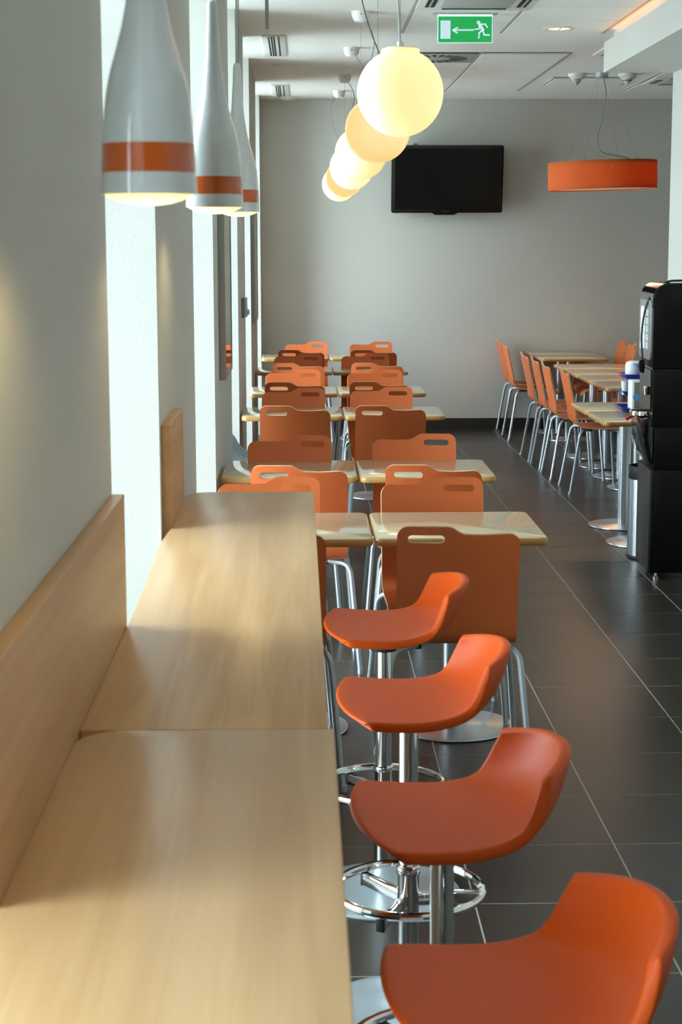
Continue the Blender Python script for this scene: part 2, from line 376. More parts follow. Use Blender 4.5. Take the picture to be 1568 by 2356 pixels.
# ------------------------------------------------------------------ tables
def make_table(label, loc):
    t = thing('cafe_table', label, 'table', loc, 0, 'square tables')
    a, d = .2965, .2985
    obj('tabletop', MB().prism(rrect(-a+.006, a-.006, -d+.006, d-.006, .035, 6), .7235, .7405), 'table', t, bevel=.001)
    pf = [(-.004, .7405), (0, .7395), (.004, .735), (.0055, .7265), (.004, .718), (0, .7135), (-.03, .7135)]
    base = rrect(-a+.0055, a-.0055, -d+.0055, d-.0055, .035, 6); n = len(base); vs = []; fs = []
    for off, z in pf:
        for (x, y_) in rrect(-a+.0055-off, a-.0055+off, -d+.0055-off, d-.0055+off, max(.035+off, .004), 6): vs.append((x, y_, z))
    for i in range(len(pf)-1):
        for k in range(n): fs.append((i*n+k, i*n+(k+1) % n, (i+1)*n+(k+1) % n, (i+1)*n+k))
    fs.append(tuple((len(pf)-1)*n+k for k in range(n)))
    obj('edge_band', MB().add(vs, fs), 'tancurb', t, smooth=50)
    obj('column', MB().lathe([(.038, .012), (.038, .705)], 28), 'steel', t)
    obj('base_disc', MB().lathe([(.213, 0), (.217, .004), (.215, .009), (.205, .012), (.06, .014), (.045, .02)], 48), 'steel', t)
    obj('top_bracket', MB().box(-.13, .13, -.02, .02, .703, .7135).box(-.02, .02, -.13, .13, .703, .7135), 'darkmetal', t)
    return t
ORD = ['first', 'second', 'third', 'fourth', 'fifth', 'sixth']
ROWY = [6.045, 7.622, 10.27, 11.82, 13.79, 15.43]
tab0 = None
for r_, yy in enumerate(ROWY):
    for side, xx in (('window side', -.054), ('aisle side', .5425)):
        lab = 'square maple table on the %s, %s row of tables beyond the bar counter' % (side, ORD[r_])
        if tab0 is None: tab0 = make_table(lab, (xx, yy, 0))
        else: dup(tab0, (xx, yy, 0), 0, lab)
RT = [((1.99, 9.877), 'maple table beside the black vending machine, nearest of the right-hand tables'),
      ((1.99, 10.51), 'maple table behind the one beside the vending machine, joined to it'),
      ((2.40, 12.165), 'nearest of the four joined tables in the long right-hand row'),
      ((2.395, 12.775), 'second of the four joined tables in the long right-hand row'),
      ((2.39, 13.385), 'third of the four joined tables, under the orange drum lamp'),
      ((2.385, 13.995), 'farthest of the four joined tables in the long right-hand row'),
      ((2.385, 15.28), 'nearer of the two joined tables at the back wall on the right'),
      ((2.385, 15.874), 'table touching the back wall on the right, farthest of all')]
for (xx, yy), lab in RT: dup(tab0, (xx, yy, 0), 0, lab)
# ------------------------------------------------------------------ plywood chairs
def chair_shell():
    W2 = .1925; TL = .13
    top = Vector((0, -.245, .860)); low = Vector((0, -.172, .530)); dirv = (low-top).normalized()
    def pos(x, t): p = top+dirv*t; return (x, p.y, p.z)
    outl = [(-W2, TL), (-W2, .04)]
    for k in range(1, 7):
        a = PI-k*PI/12; outl.append((-W2+.036+.036*math.cos(a), .036-.036*math.sin(a)))
    for k in range(0, 7):
        s = k/6; e = s*s*(3-2*s); outl.append((-.036+s*.058, .003*0+e*.026))
    outl.append((.08, .028)); outl.append((.14, .026))
    for k in range(0, 7):
        a = PI/2-k*PI/12; outl.append((W2-.036+.036*math.cos(a), .061-.036*math.sin(a)))
    NC = 8
    xs = [-W2+2*W2*i/NC for i in range(NC+1)]
    bot = [(x, TL) for x in reversed(xs)]
    outl = outl[1:]
    loop = outl+bot
    hole = []
    hx, hl, hr, ht = -.102, .044, .0135, .041
    for k in range(9): a = -PI/2+PI*k/8; hole.append((hx+hl+hr*math.cos(a), ht+hr*math.sin(a)))
    for k in range(9): a = PI/2+PI*k/8; hole.append((hx-hl+hr*math.cos(a), ht+hr*math.sin(a)))
    bm = bmesh.new()
    lv = [bm.verts.new(pos(*p)) for p in loop]; hv = [bm.verts.new(pos(*p)) for p in hole]
    ed = []
    for L in (lv, hv):
        for i in range(len(L)): ed.append(bm.edges.new((L[i], L[(i+1) % len(L)])))
    bmesh.ops.triangle_fill(bm, use_beauty=True, use_dissolve=False, edges=ed)
    for xc in [-.15+.03*k for k in range(11)]:
        top_f = [f for f in bm.faces]; top_e = list({e for f in top_f for e in f.edges}); top_v = list({v for f in top_f for v in f.verts})
        if min(abs(xc-x_) for x_ in xs) < 1e-4: continue
        bmesh.ops.bisect_plane(bm, geom=[g for g in top_v+top_e+top_f], dist=1e-5, plane_co=(xc, 0, 0), plane_no=(1, 0, 0))
    bmesh.ops.triangulate(bm, faces=bm.faces)
    zb = pos(0, TL)[2]
    row = sorted([v for v in bm.verts if abs(v.co.z-zb) < 1e-5], key=lambda v: v.co.x)
    xs = [v.co.x for v in row]; NC = len(xs)-1
    prof = [(-.172, .530)]
    cpts = [(-.186, .592), (-.172, .530), (-.158, .492), (-.128, .468), (-.085, .459), (0, .454), (.09, .456), (.165, .458), (.20, .452), (.232, .434), (.25, .405)]
    sp = smooth_curve([(0, a, b_) for a, b_ in cpts], 3)
    # start from t=TL
    p0 = Vector(pos(0, TL))
    pl = [p for p in sp if p.z < p0.z-.02 or p.y > -.17]
    for i, p in enumerate(pl):
        fw = W2
        rem = len(pl)-1-i
        if rem < 3: fw = W2-[.034, .014, .004][rem]
        nr = [bm.verts.new((x/W2*fw, p.y, p.z - .006*(1-(x/W2)**2)*(1 if p.y > -.05 else 0))) for x in xs]
        for k in range(NC): bm.faces.new((row[k], row[k+1], nr[k+1], nr[k]))
        row = nr
    for v in bm.verts:
        k = max(0, min(1, (v.co.z-.47)/.10)); v.co.y += .016*k*(v.co.x/W2)**2
    bmesh.ops.recalc_face_normals(bm, faces=bm.faces)
    bm.normal_update()
    me = bpy.data.meshes.new('seat_shell'); bm.to_mesh(me); bm.free()
    me.materials.append(M['orange_ply']); me.materials.append(M['ply_edge'])
    o = bpy.data.objects.new('tmp', me); C.objects.link(o)
    md = o.modifiers.new('s', 'SOLIDIFY'); md.thickness = .011; md.offset = 0; md.material_offset_rim = 1; md.use_even_offset = True
    dg = bpy.context.evaluated_depsgraph_get(); dg.update()
    me2 = bpy.data.meshes.new_from_object(o.evaluated_get(dg)); me2.name = 'seat_shell'
    bpy.data.objects.remove(o)
    for p in me2.polygons: p.use_smooth = True
    me2.set_sharp_from_angle(angle=math.radians(40))
    return me2
def arc_path(pts, r, n=6):
    P = [Vector(p) for p in pts]; out = [P[0]]
    for i in range(1, len(P)-1):
        a = (P[i-1]-P[i]).normalized(); b_ = (P[i+1]-P[i]).normalized()
        ang = a.angle(b_); d = min(r/math.tan(ang/2), .45*(P[i-1]-P[i]).length, .45*(P[i+1]-P[i]).length)
        s, e = P[i]+a*d, P[i]+b_*d
        for k in range(n+1):
            t = k/n; out.append((1-t)**2*s+2*t*(1-t)*P[i]+t*t*e)
    out.append(P[-1]); return out
def make_chair(label, loc, rz):
    t = thing('dining_chair', label, 'chair', loc, rz, 'orange plywood chairs')
    obj('seat_shell', chair_shell(), None, t)
    for sx in (-1, 1):
        for (fx, fy, tx, ty, cx, cy) in ((.243, -.205, .205, -.135, .03, .02), (.235, .185, .20, .15, .03, .035)):
            p = arc_path([(sx*fx, fy, .012), (sx*tx, ty, .440), (sx*cx, cy, .441)], .06)
            obj('leg', MB().tube(p, .0105, 10), 'silver', t)
    cap = mesh_of('foot_cap', MB().lathe([(.013, 0), (.013, .02)], 10), 'silver'); mnt = mesh_of('seat_mount', MB().lathe([(.013, .428), (.013, .452)], 10), 'blackplastic')
    for sx in (-1, 1):
        obj('foot_cap', cap, None, t, (sx*.2445, -.2068, 0)); obj('foot_cap', cap, None, t, (sx*.236, .186, 0))
        for (px_, py_) in ((.115, -.055), (.115, .095)): obj('seat_mount', mnt, None, t, (sx*px_, py_, 0))
    return t
ch0 = None
def place_chair(x, y, rz, lab):
    global ch0
    if ch0 is None: ch0 = make_chair(lab, (x, y, 0), rz); return ch0
    return dup(ch0, (x, y, 0), rz, lab)
# backs as seen: top-of-back position (x, y); near chairs face +Y (away), far chairs face -Y (the camera)
NEAR = {'window side': [(-.118, 5.265), (-.012, 6.79), (-.036, 9.352), (-.038, 10.98), (-.019, 12.765), (.003, 14.41)],
        'aisle side': [(.489, 5.275), (.529, 6.79), (.485, 9.35), (.500, 11.0), (.557, 12.755), (.601, 14.38)]}
FARC = {'window side': [(-.128, 6.46), (-.06, 7.89), (-.05, 10.55), (-.058, 12.12), (-.028, 13.93), (.041, 15.63)],
        'aisle side': [(.491, 6.425), (.517, 7.935), (.495, 10.60), (.512, 12.075), (.509, 13.94), (.625, 15.60)]}
for side in NEAR:
    for r_ in range(6):
        x, y_ = NEAR[side][r_]
        place_chair(x, y_+.245, math.radians(random.uniform(-1.2, 1.2)), 'orange plywood chair with its back to the camera, %s table of the %s row' % (side, ORD[r_]))
        x, y_ = FARC[side][r_]
        place_chair(x, y_-.245, PI+math.radians(random.uniform(-1.2, 1.2)), 'orange plywood chair facing the camera, behind the %s table of the %s row' % (side, ORD[r_]))
RC = [(2.075, 12.10, 'first'), (2.035, 12.765, 'second'), (2.035, 13.36, 'third'), (2.025, 13.915, 'fourth')]
for x, y_, o_ in RC:
    place_chair(x, y_, -PI/2, 'orange chair seen side-on at the long right-hand row, %s from the vending machine' % o_)
place_chair(2.04, 15.39, -PI/2, 'orange chair seen side-on, nearer of the two left of the back-wall table')
place_chair(2.05, 15.92, -PI/2, 'orange chair seen side-on next to the back wall, farther of the two')
place_chair(2.72, 15.30, PI/2, 'orange chair with tilted back right of the back-wall table, beside the vending machine top')
place_chair(2.74, 15.86, PI/2, 'orange chair right of the back-wall table, backrest left of the other by the wall')
for k, yy in enumerate((12.2, 12.8, 13.4, 14.0)):
    place_chair(2.76, yy, PI/2, 'mostly hidden chair on the far side of the long right-hand row, %s from front' % ORD[k])

# ------------------------------------------------------------------ bar stools
def stool_seat():
    # rows: f (forward), z, half width, forward curl at the sides, rise at the sides
    # centre line (f, z), side edge (f, z, half width), front to back top
    rows = [(.160, -.012, .122, -.012, .190), (.158, -.003, .120, -.003, .196), (.148, 0, .112, 0, .199), (.11, -.003, .085, -.003, .200),
            (.05, -.008, .035, -.007, .197), (-.01, -.011, -.013, -.009, .190), (-.07, -.011, -.056, -.004, .181), (-.115, -.004, -.085, .004, .174),
            (-.150, .010, -.101, .014, .168), (-.172, .034, -.111, .030, .164), (-.186, .062, -.119, .048, .159), (-.196, .090, -.127, .068, .153),
            (-.202, .113, -.134, .085, .146), (-.204, .124, -.137, .094, .138)]
    US = [-1, -.96, -.8, -.6, -.35, -.1, .1, .35, .6, .8, .96, 1]
    N = len(US)-1; vs = []; fs = []
    for (f, z, sf, sz, w_) in rows:
        for u in US: vs.append((u*w_, f+(sf-f)*abs(u)**2.2, z+(sz-z)*abs(u)**2.4))
    for i in range(len(rows)-1):
        for k in range(N): fs.append((i*(N+1)+k, i*(N+1)+k+1, (i+1)*(N+1)+k+1, (i+1)*(N+1)+k))
    me = bpy.data.meshes.new('seat'); me.from_pydata(vs, [], fs); me.materials.append(M['orange_plastic'])
    bm = bmesh.new(); bm.from_mesh(me); bmesh.ops.recalc_face_normals(bm, faces=bm.faces)
    up = sum(f.normal.z for f in bm.faces)
    if up < 0: bmesh.ops.reverse_faces(bm, faces=bm.faces)
    bm.to_mesh(me); bm.free()
    o = bpy.data.objects.new('tmp', me); C.objects.link(o)
    md = o.modifiers.new('s', 'SOLIDIFY'); md.thickness = .022; md.offset = -1; md.use_even_offset = False
    sb = o.modifiers.new('b', 'SUBSURF'); sb.levels = 2; sb.render_levels = 2
    dg = bpy.context.evaluated_depsgraph_get(); dg.update()
    me2 = bpy.data.meshes.new_from_object(o.evaluated_get(dg)); me2.name = 'seat'
    bpy.data.objects.remove(o)
    for p in me2.polygons: p.use_smooth = True
    return me2
ZS = .745
def make_stool(label, loc, rz):
    t = thing('bar_stool', label, 'stool', loc, rz, 'orange bar stools')
    obj('seat', stool_seat(), None, t, (0, 0, ZS))
    obj('seat_plate', MB().box(-.09, .09, -.09, .09, ZS-.040, ZS-.030).lathe([(.035, ZS-.075), (.05, ZS-.04)], 20), 'blackplastic', t)
    obj('pole', MB().lathe([(.0215, .05), (.0215, ZS-.04)], 28), 'chrome', t)
    obj('sleeve', MB().lathe([(.0245, .06), (.0245, .335), (.0265, .338), (.0275, .346), (.0265, .354), (.0225, .357)], 28), 'chrome', t)
    rg = obj('footrest_ring', MB().tube([(.165*math.cos(2*PI*k/48), .165*math.sin(2*PI*k/48), .300) for k in range(48)], .0098, 10, closed=True), 'chrome', t)
    for k in range(3):
        a = math.radians(-90+120*k)
        s = MB().box(.02, .160, -.009, .009, .262, .291)
        obj('footrest_strut', s, 'chrome', t, rot=(0, 0, a), bevel=.003)
        obj('end_cap', MB().box(.159, .166, -.010, .010, .260, .292), 'blackplastic', t, rot=(0, 0, a), bevel=.002)
    obj('base', MB().lathe([(.205, 0), (.207, .004), (.202, .009), (.17, .016), (.12, .023), (.08, .031), (.05, .043), (.033, .060), (.026, .076), (.024, .08)], 56), 'base_silver', t, smooth=60)
    return t
st0 = make_stool('orange bar stool farthest along the counter, in front of the dark chair', (.213, 4.434, 0), PI/2+math.radians(3))
dup(st0, (.232, 3.680, 0), PI/2+math.radians(5), 'orange bar stool with the brightly lit back, second from the tables')
dup(st0, (.243, 2.905, 0), PI/2+math.radians(7.5), 'orange bar stool second from the camera, beside the counter seam')
dup(st0, (.268, 2.155, 0), PI/2+math.radians(11), 'orange bar stool closest to the camera, cut by the bottom frame edge')

# ------------------------------------------------------------------ bottle pendants over the counter
def make_bottle(label, loc):
    t = thing('bottle_pendant_lamp', label, 'lamp', loc, 0, 'bottle pendants over the counter')
    R = .0555
    prof = [(0, 1.0), (.006, 1.005), (.0255, .985), (.0598, .965), (.085, .94), (.104, .905), (.134, .83), (.164, .70), (.185, .60), (.205, .51), (.23, .425), (.253, .365), (.29, .29), (.326, .245), (.37, .205), (.407, .18)]
    ZK = .93
    sp = smooth_curve([(a*ZK, b_, 0) for a, b_ in prof], 3)
    outer = [(p.y*R, p.x) for p in sp]
    lo = [q for q in outer if q[1] < .0255]+[(outer[0][0]*.985, .0255)]
    f = lambda z: next((a[0]+(b_[0]-a[0])*(z-a[1])/(b_[1]-a[1]) for a, b_ in zip(outer, outer[1:]) if a[1] <= z <= b_[1]), outer[-1][0])
    def seg(z0, z1, n=0): return [(f(z0), z0)]+[q for q in outer if z0+1e-4 < q[1] < z1-1e-4]+[(f(z1), z1)]
    inner = [(f(z)-.0016, z) for z in (.18, .12, .06, .0)]
    obj('shade', MB().lathe(inner+seg(0, .0245), 48, cap0=False, cap1=False), 'lampwhite', t, smooth=60)
    obj('shade_body', MB().lathe(seg(.0575, .407*ZK), 48, cap0=False), 'lampwhite', t, smooth=60)
    obj('orange_band', MB().lathe([(r_+.0003, z) for r_, z in seg(.0245, .0575)], 48, cap0=False, cap1=False), 'band', t, smooth=60)
    obj('glowing_lens', MB().lathe([(.0005, -.0125), (.012, -.0120), (.026, -.0102), (.038, -.0068), (.048, -.0025), (.0542, .0015), (.0545, .006)], 40), 'lampglow', t, smooth=60)
    ld = bpy.data.lights.new('bottle_lamp_light', 'SPOT'); ld.energy = 1.3; ld.color = (1, .76, .32); ld.spot_size = math.radians(166); ld.spot_blend = .5; ld.shadow_soft_size = .045
    lo = bpy.data.objects.new('bottle_lamp_light', ld); C.objects.link(lo); lo.parent = t; lo.location = (0, 0, -.018)
    obj('neck_cap', MB().lathe([(.0092, .377), (.0085, .383), (.005, .386)], 16), 'lampwhite', t)
    L = ZC-loc[2]
    obj('cord', MB().tube([(0, 0, .38), (0.001, 0, .6), (0, 0, L-.02)], .003, 8), 'cordclear', t)
    obj('cord', MB().tube([(.0045, 0, .384), (.006, .001, .55), (.0045, 0, .7), (.004, 0, L-.02)], .0013, 6), 'cord', t)
    obj('ceiling_cup', MB().lathe([(.0085, L-.055), (.035, L-.04), (.045, L-.012), (.045, L)], 28), 'white', t)
    return t
make_bottle('white bottle pendant with orange band, largest and nearest, over the counter', (-.176, 2.046, 1.786))
make_bottle('white bottle pendant with orange band, middle of the three', (-.165, 3.375, 1.799))
make_bottle('white bottle pendant with orange band, smallest and farthest of three', (-.165, 4.661, 1.814))

# ------------------------------------------------------------------ opal globe pendants
GL = [(.350, 6.16, (1.0, .80, .28), .42), (.357, 8.10, (1.0, .64, .17), .38), (.351, 10.164, (1.0, .72, .22), .41), (.352, 12.0, (1.0, .84, .40), .45), (.352, 13.9, (1.0, .68, .20), .40), (.340, 15.30, (1.0, .80, .33), .43)]
GO = ['largest and nearest', 'second from the camera, more amber', 'third from the camera', 'fourth from the camera, paler', 'fifth from the camera, amber', 'farthest and smallest']
for i, (x, y_, col, es) in enumerate(GL):
    t = thing('globe_pendant_lamp', 'glowing opal globe pendant, %s of the row' % GO[i], 'lamp', (x, y_, 2.25), 0, 'opal globe pendants')
    R = .151; prof = []
    for k in range(25):
        a = -PI/2+(PI/2+math.radians(64))*k/24; prof.append((max(R*math.cos(a), .0005), R*math.sin(a)))
    prof += [(.067, R*.905), (.066, R*.985), (.055, R*.99)]
    obj('globe', MB().lathe(prof, 56), globe_mat(i, col, es), t, smooth=60)
    obj('globe_fitting', MB().lathe([(.05, R*.98), (.05, R*1.02), (.012, R*1.05), (.012, R*1.15)], 24), 'white', t)
    H = ZC-2.25
    # pendants with their ceiling cups in sight hang from them by a wire, the cord loops beside it
    obj('ceiling_cup', MB().lathe([(.012, H-.062), (.035, H-.056), (.048, H-.038), (.054, H-.012), (.055, H)], 32), 'white', t)
    obj('suspension_wire', MB().tube([(0, 0, R*1.1), (0, 0, H-.06)], .0008, 5), 'cord', t)
    s = random.choice((-1, 1)) if i < 3 else 1
    if i == 5: s = -1
    pts = [(.03*s, 0, H-.055), (.065*s, 0, H-.12), (.075*s, .0, H-.20), (.03*s, 0, H-.36), (-.012*s, 0, H-.48), (.0, 0, R*1.1)]
    if i == 0: pts = [(.0, 0, H-.05), (-.02, 0, H-.25), (-.012, 0, H-.4), (.0, 0, R*1.05)]
    obj('cord', MB().tube(smooth_curve(pts, 6), .0028 if i else .0035, 6), 'cordclear' if i == 0 else 'cord', t)
    obj('cup_screw', MB().lathe([(.0045, 0), (.0045, .004)], 10, (0, -.0545, H-.02), ax='Y'), 'darkmetal', t)

# ------------------------------------------------------------------ drum lamp
t = thing('drum_pendant_lamp', 'wide orange fabric drum pendant above the right-hand tables', 'lamp', (2.367, 13.70, 2.256))
t.rotation_euler = (0, math.radians(-1.5), 0)
R = .424
obj('drum_shade', MB().lathe([(R-.003, -.108), (R, -.108), (R, .108), (R-.003, .108), (R-.003, -.108)], 72, cap0=False, cap1=False), 'orange_fabric', t, smooth=60)
obj('bulb_blocker', MB().lathe([(R-.004, .088), (R-.004, .094)], 64), 'white', t)  # unseen disc added to stop the bulb's light reaching the ceiling
obj('diffuser', MB().lathe([(R-.004, -.098), (R-.004, -.092)], 64), 'pinkdiff', t)
H = ZC-2.256
ld = bpy.data.lights.new('drum_light', 'AREA'); ld.shape = 'DISK'; ld.size = .75; ld.energy = 6; ld.color = (1, .62, .34)
lo = bpy.data.objects.new('drum_light', ld); C.objects.link(lo); lo.parent = t; lo.location = (0, 0, -.10)
ld = bpy.data.lights.new('drum_bulb', 'POINT'); ld.energy = 3; ld.color = (1, .62, .32); ld.shadow_soft_size = .08
lo = bpy.data.objects.new('drum_bulb', ld); C.objects.link(lo); lo.parent = t; lo.location = (0, 0, 0)
obj('ceiling_cup', MB().lathe([(.035, H-.045), (.05, H-.03), (.05, H+.02)], 28), 'silver', t)
for k in range(4):
    a = math.radians(45+90*k); a2 = a+.15
    obj('suspension_wire', MB().tube([(.03*math.cos(a), .03*math.sin(a), H-.03), (.33*math.cos(a2), .33*math.sin(a2), .06)], .0009, 5), 'cord', t)
    obj('wire_clip', MB().tube(smooth_curve([(.33*math.cos(a2), .33*math.sin(a2), .04), (.33*math.cos(a2), .33*math.sin(a2), .12), (.30*math.cos(a2), .30*math.sin(a2), .125), (.27*math.cos(a2), .27*math.sin(a2), .115)], 4), .0025, 6), 'silver', t)
obj('shade_spoke', MB().box(-R, R, -.006, .006, .05, .058).box(-.006, .006, -R, R, .05, .058), 'silver', t)
obj('cord', MB().tube(smooth_curve([(.01, 0, H-.03), (.03, 0, .62), (.0, 0, .45), (-.035, 0, .30), (-.01, 0, .19), (.10, 0, .155), (.20, 0, .13), (.225, 0, .06)], 6), .0045, 8), 'cord', t)

# ------------------------------------------------------------------ television
t = thing('television', 'black flat television on a wall bracket on the back wall', 'television', (1.342, YB-.155, 2.312))
prof = rrect(-.511, .511, -.300, .312, .022, 6)
body = [p for p in prof]
o = obj('casing', MB().prism(body, -.03, .03, 'Y'), 'tvblack', t, rot=(math.radians(10), 0, 0), bevel=.006)
obj('chin', MB().prism([(-.14, -.295), (-.115, -.312), (-.105, -.318), (.07, -.318), (.08, -.312), (.115, -.295)], -.028, .02, 'Y'), 'tvblack', t, rot=(math.radians(10), 0, 0))
obj('screen', MB().box(-.478, .478, -.0325, -.0295, -.268, .285), 'screen', t, rot=(math.radians(10), 0, 0))
cu = bpy.data.curves.new('maker_name', 'FONT'); cu.body = 'PHILIPS'; cu.size = .021; cu.align_x = 'CENTER'; cu.align_y = 'CENTER'
o = bpy.data.objects.new('tmp', cu); C.objects.link(o); dg = bpy.context.evaluated_depsgraph_get(); dg.update()
me = bpy.data.meshes.new_from_object(o.evaluated_get(dg)); bpy.data.objects.remove(o)
me.transform(Matrix.Rotation(PI/2, 4, 'X')); me.transform(Matrix.Translation((-.012, -.0315, -.286))); me.materials.clear(); me.materials.append(M['logo'])
obj('maker_lettering', me, None, t, rot=(math.radians(10), 0, 0))
obj('wall_bracket', MB().box(-.35, .2, .085, .153, -.12, .20).box(-.31, -.27, .0, .14, -.1, .325).box(.08, .12, .03, .14, -.1, .2), 'darkmetal', t)

# ------------------------------------------------------------------ exit sign
t = thing('exit_sign', 'green emergency exit sign with running figure and left arrow under the ceiling', 'sign', (.948, 10.15, 0))
X0, X1, Z0, Z1 = -.158, .156, 2.868, 3.029
obj('light_housing', MB().prism([(-.187, ZC), (-.187, ZC-.012), (-.178, ZC-.018), (.178, ZC-.018), (.187, ZC-.012), (.187, ZC)], -.035, .035, 'Y'), 'tbar', t)
obj('sign_plate', MB().box(X0, X1, -.004, .004, Z0, Z1), 'exit_edge', t, smooth=0)
obj('green_field', MB().box(X0+.003, X1-.003, -.0055, -.0038, Z0+.002, Z1-.014), 'exit_green', t, smooth=0)
def sp_(u, v): return (X0+.003+(u-560)/538*(X1-X0-.006), Z1-.014-(v-155)/282*(Z1-Z0-.016))
def thick(mb_, pts, wd):
    P = [Vector(sp_(*p)) for p in pts]; h = wd*.000585/2
    for a, b_ in zip(P, P[1:]):
        d = (b_-a).normalized(); q = Vector((-d.y, d.x))*h; e = d*h*.9
        mb_.prism([tuple(a-e-q), tuple(b_+e-q), tuple(b_+e+q), tuple(a-e+q)], -.0075, -.005, 'Y')
d = MB(); a, b_ = sp_(583, 200), sp_(683, 397); d.box(a[0], b_[0], -.0075, -.005, b_[1], a[1])
obj('door_symbol', d, 'exit_white', t, smooth=0)
d = MB(); thick(d, [(722, 303), (910, 302)], 15); thick(d, [(752, 277), (708, 303), (748, 332)], 15)
obj('arrow_symbol', d, 'exit_white', t, smooth=0)
d = MB(); cx, cz = sp_(963, 221)
d.lathe([(.0105, -.0075), (.0105, -.005)], 20, (cx, 0, cz), ax='Y')
thick(d, [(978, 250), (1004, 298)], 30); thick(d, [(990, 240), (1032, 240), (1050, 272)], 14); thick(d, [(973, 252), (968, 292), (930, 293)], 13)
thick(d, [(1006, 300), (970, 334), (967, 386)], 15); thick(d, [(1006, 300), (1021, 354), (1072, 356)], 15)
obj('running_figure_symbol', d, 'exit_white', t, smooth=0)

# ------------------------------------------------------------------ ceiling fittings
t = thing('recessed_downlight', 'round recessed downlight glowing warm in the tiled ceiling', 'light', (1.587, 10.835, ZC-.012))
obj('trim_ring', MB().lathe([(.068, -.002), (.072, -.006), (.092, -.005), (.096, 0)], 40, cap0=False, cap1=False), 'offwhite', t)
obj('reflector', MB().lathe([(.001, .0), (.067, -.003)], 32, cap1=False), 'downglow', t)
ld = bpy.data.lights.new('downlight_light', 'SPOT'); ld.energy = 6; ld.color = (1, .80, .55); ld.spot_size = math.radians(100); ld.spot_blend = .7; ld.shadow_soft_size = .06
lo = bpy.data.objects.new('downlight_light', ld); C.objects.link(lo); lo.parent = t; lo.location = (0, 0, -.012)
obj('louvre_bar', MB().box(-.067, .067, -.004, .004, -.008, -.002).box(-.004, .004, -.067, .067, -.008, -.002), 'offwhite', t)
def slot_vent(label, x0, x1, y0, y1):
    t = thing('ceiling_vent', label, 'vent', ((x0+x1)/2, (y0+y1)/2, ZC), 0, 'slot vents in the ceiling')
    hw, hd = (x1-x0)/2, (y1-y0)/2
    obj('vent_plate', MB().box(-hw, hw, -hd, hd, -.008, 0), 'offwhite', t, bevel=.002)
    for fx in (-.42, -.18, .02, .42):
        obj('slot', MB().box(fx*hw-.006, fx*hw+.004, -hd+.03, hd-.03, -.0095, -.0075), 'black', t, smooth=0)
slot_vent('slotted ceiling vent near the windows, the nearer of two', -.242, -.09, 11.28, 12.465)
slot_vent('slotted ceiling vent near the windows, the farther of two', -.242, -.094, 14.72, 15.815)
for lab, x, y_, rr_ in (('round ceiling speaker plate near the windows, nearer of two', -.112, 13.145, .103), ('round ceiling speaker plate near the windows, right at the back wall', -.108, 15.98, .094)):
    t = thing('ceiling_speaker', lab, 'speaker', (x, y_, ZC), 0, 'round ceiling plates')
    obj('rim', MB().lathe([(rr_, 0), (rr_, -.006), (rr_-.012, -.014), (rr_-.018, -.012)], 40, cap0=False, cap1=False), 'offwhite', t)
    obj('grille', MB().lathe([(.002, -.028), (rr_*.5, -.024), (rr_-.018, -.010)], 40), 'offwhite', t)
# four way cassette in the near tile field
def cassette(label, x, y_, s):
    t = thing('air_conditioner', label, 'air conditioner', (x, y_, ZC-.004), 0, 'ceiling cassettes')
    obj('fascia', MB().prism(rrect(-s, s, -s, s, .02, 4), -.014, 0), 'offwhite', t, bevel=.004)
    obj('intake_grille', MB().box(-s*.60, s*.60, -s*.60, s*.60, -.018, -.012), 'tbar', t, bevel=.003)
    for k in range(4):
        obj('air_slot', MB().box(-s*.55, s*.55, s*.70, s*.86, -.0162, -.0135), 'black', t, rot=(0, 0, k*PI/2))
        obj('louvre', MB().box(-s*.53, s*.53, s*.77, s*.80, -.019, -.014), 'tbar', t, rot=(0, 0, k*PI/2))
cassette('square ceiling cassette air conditioner cut by the top frame edge', .973, 9.66, .325)
cassette('square ceiling cassette air conditioner at the far right beyond the soffit', 3.13, 14.28, .31)
# swirl diffuser
t = thing('swirl_diffuser', 'square swirl air diffuser with black radial blades behind the nearest globe', 'vent', (.95, 12.567, ZC-.004))
obj('plate', MB().box(-.295, .295, -.272, .272, -.010, 0), 'tbar', t, bevel=.002)
for k in range(24):
    a = 2*PI*k/24
    obj('swirl_slot', MB().prism([(.12, -.006), (.24, -.028), (.245, .002), (.125, .006)], -.0115, -.0095), 'black', t, rot=(0, 0, a), smooth=0)
# slot grille at the soffit end
t = thing('ceiling_grille', 'slatted ceiling grille half hidden by the end of the soffit', 'vent', (2.36, 12.12, ZC))
obj('frame', MB().box(-.3, .3, -.3, .3, -.010, 0), 'offwhite', t, bevel=.002)
for k in range(7): obj('slat', MB().box(-.26+k*.075, -.20+k*.075, -.27, .27, -.014, -.009), 'tbar', t)
# smoke detectors
for lab, x, col in (('white conical smoke detector on the ceiling left of the drum lamp cord', 2.17, 'black'), ('white smoke detector with a red light right of the drum lamp cord', 2.565, 'led_red')):
    t = thing('smoke_detector', lab, 'detector', (x, 13.80, ZC), 0, 'smoke detectors')
    obj('housing', MB().lathe([(.072, 0), (.070, -.022), (.055, -.030), (.046, -.038)], 32), 'white', t)
    for k in range(4): obj('vent_ring', MB().lathe([(.044-.008*k, -.040-.011*k), (.042-.008*k, -.045-.011*k)], 24), 'led_red' if col != 'black' and k == 1 else 'white', t)
    obj('sensor_core', MB().lathe([(.038, -.036), (.012, -.078), (.004, -.084)], 20), 'black' if col == 'black' else 'white', t)
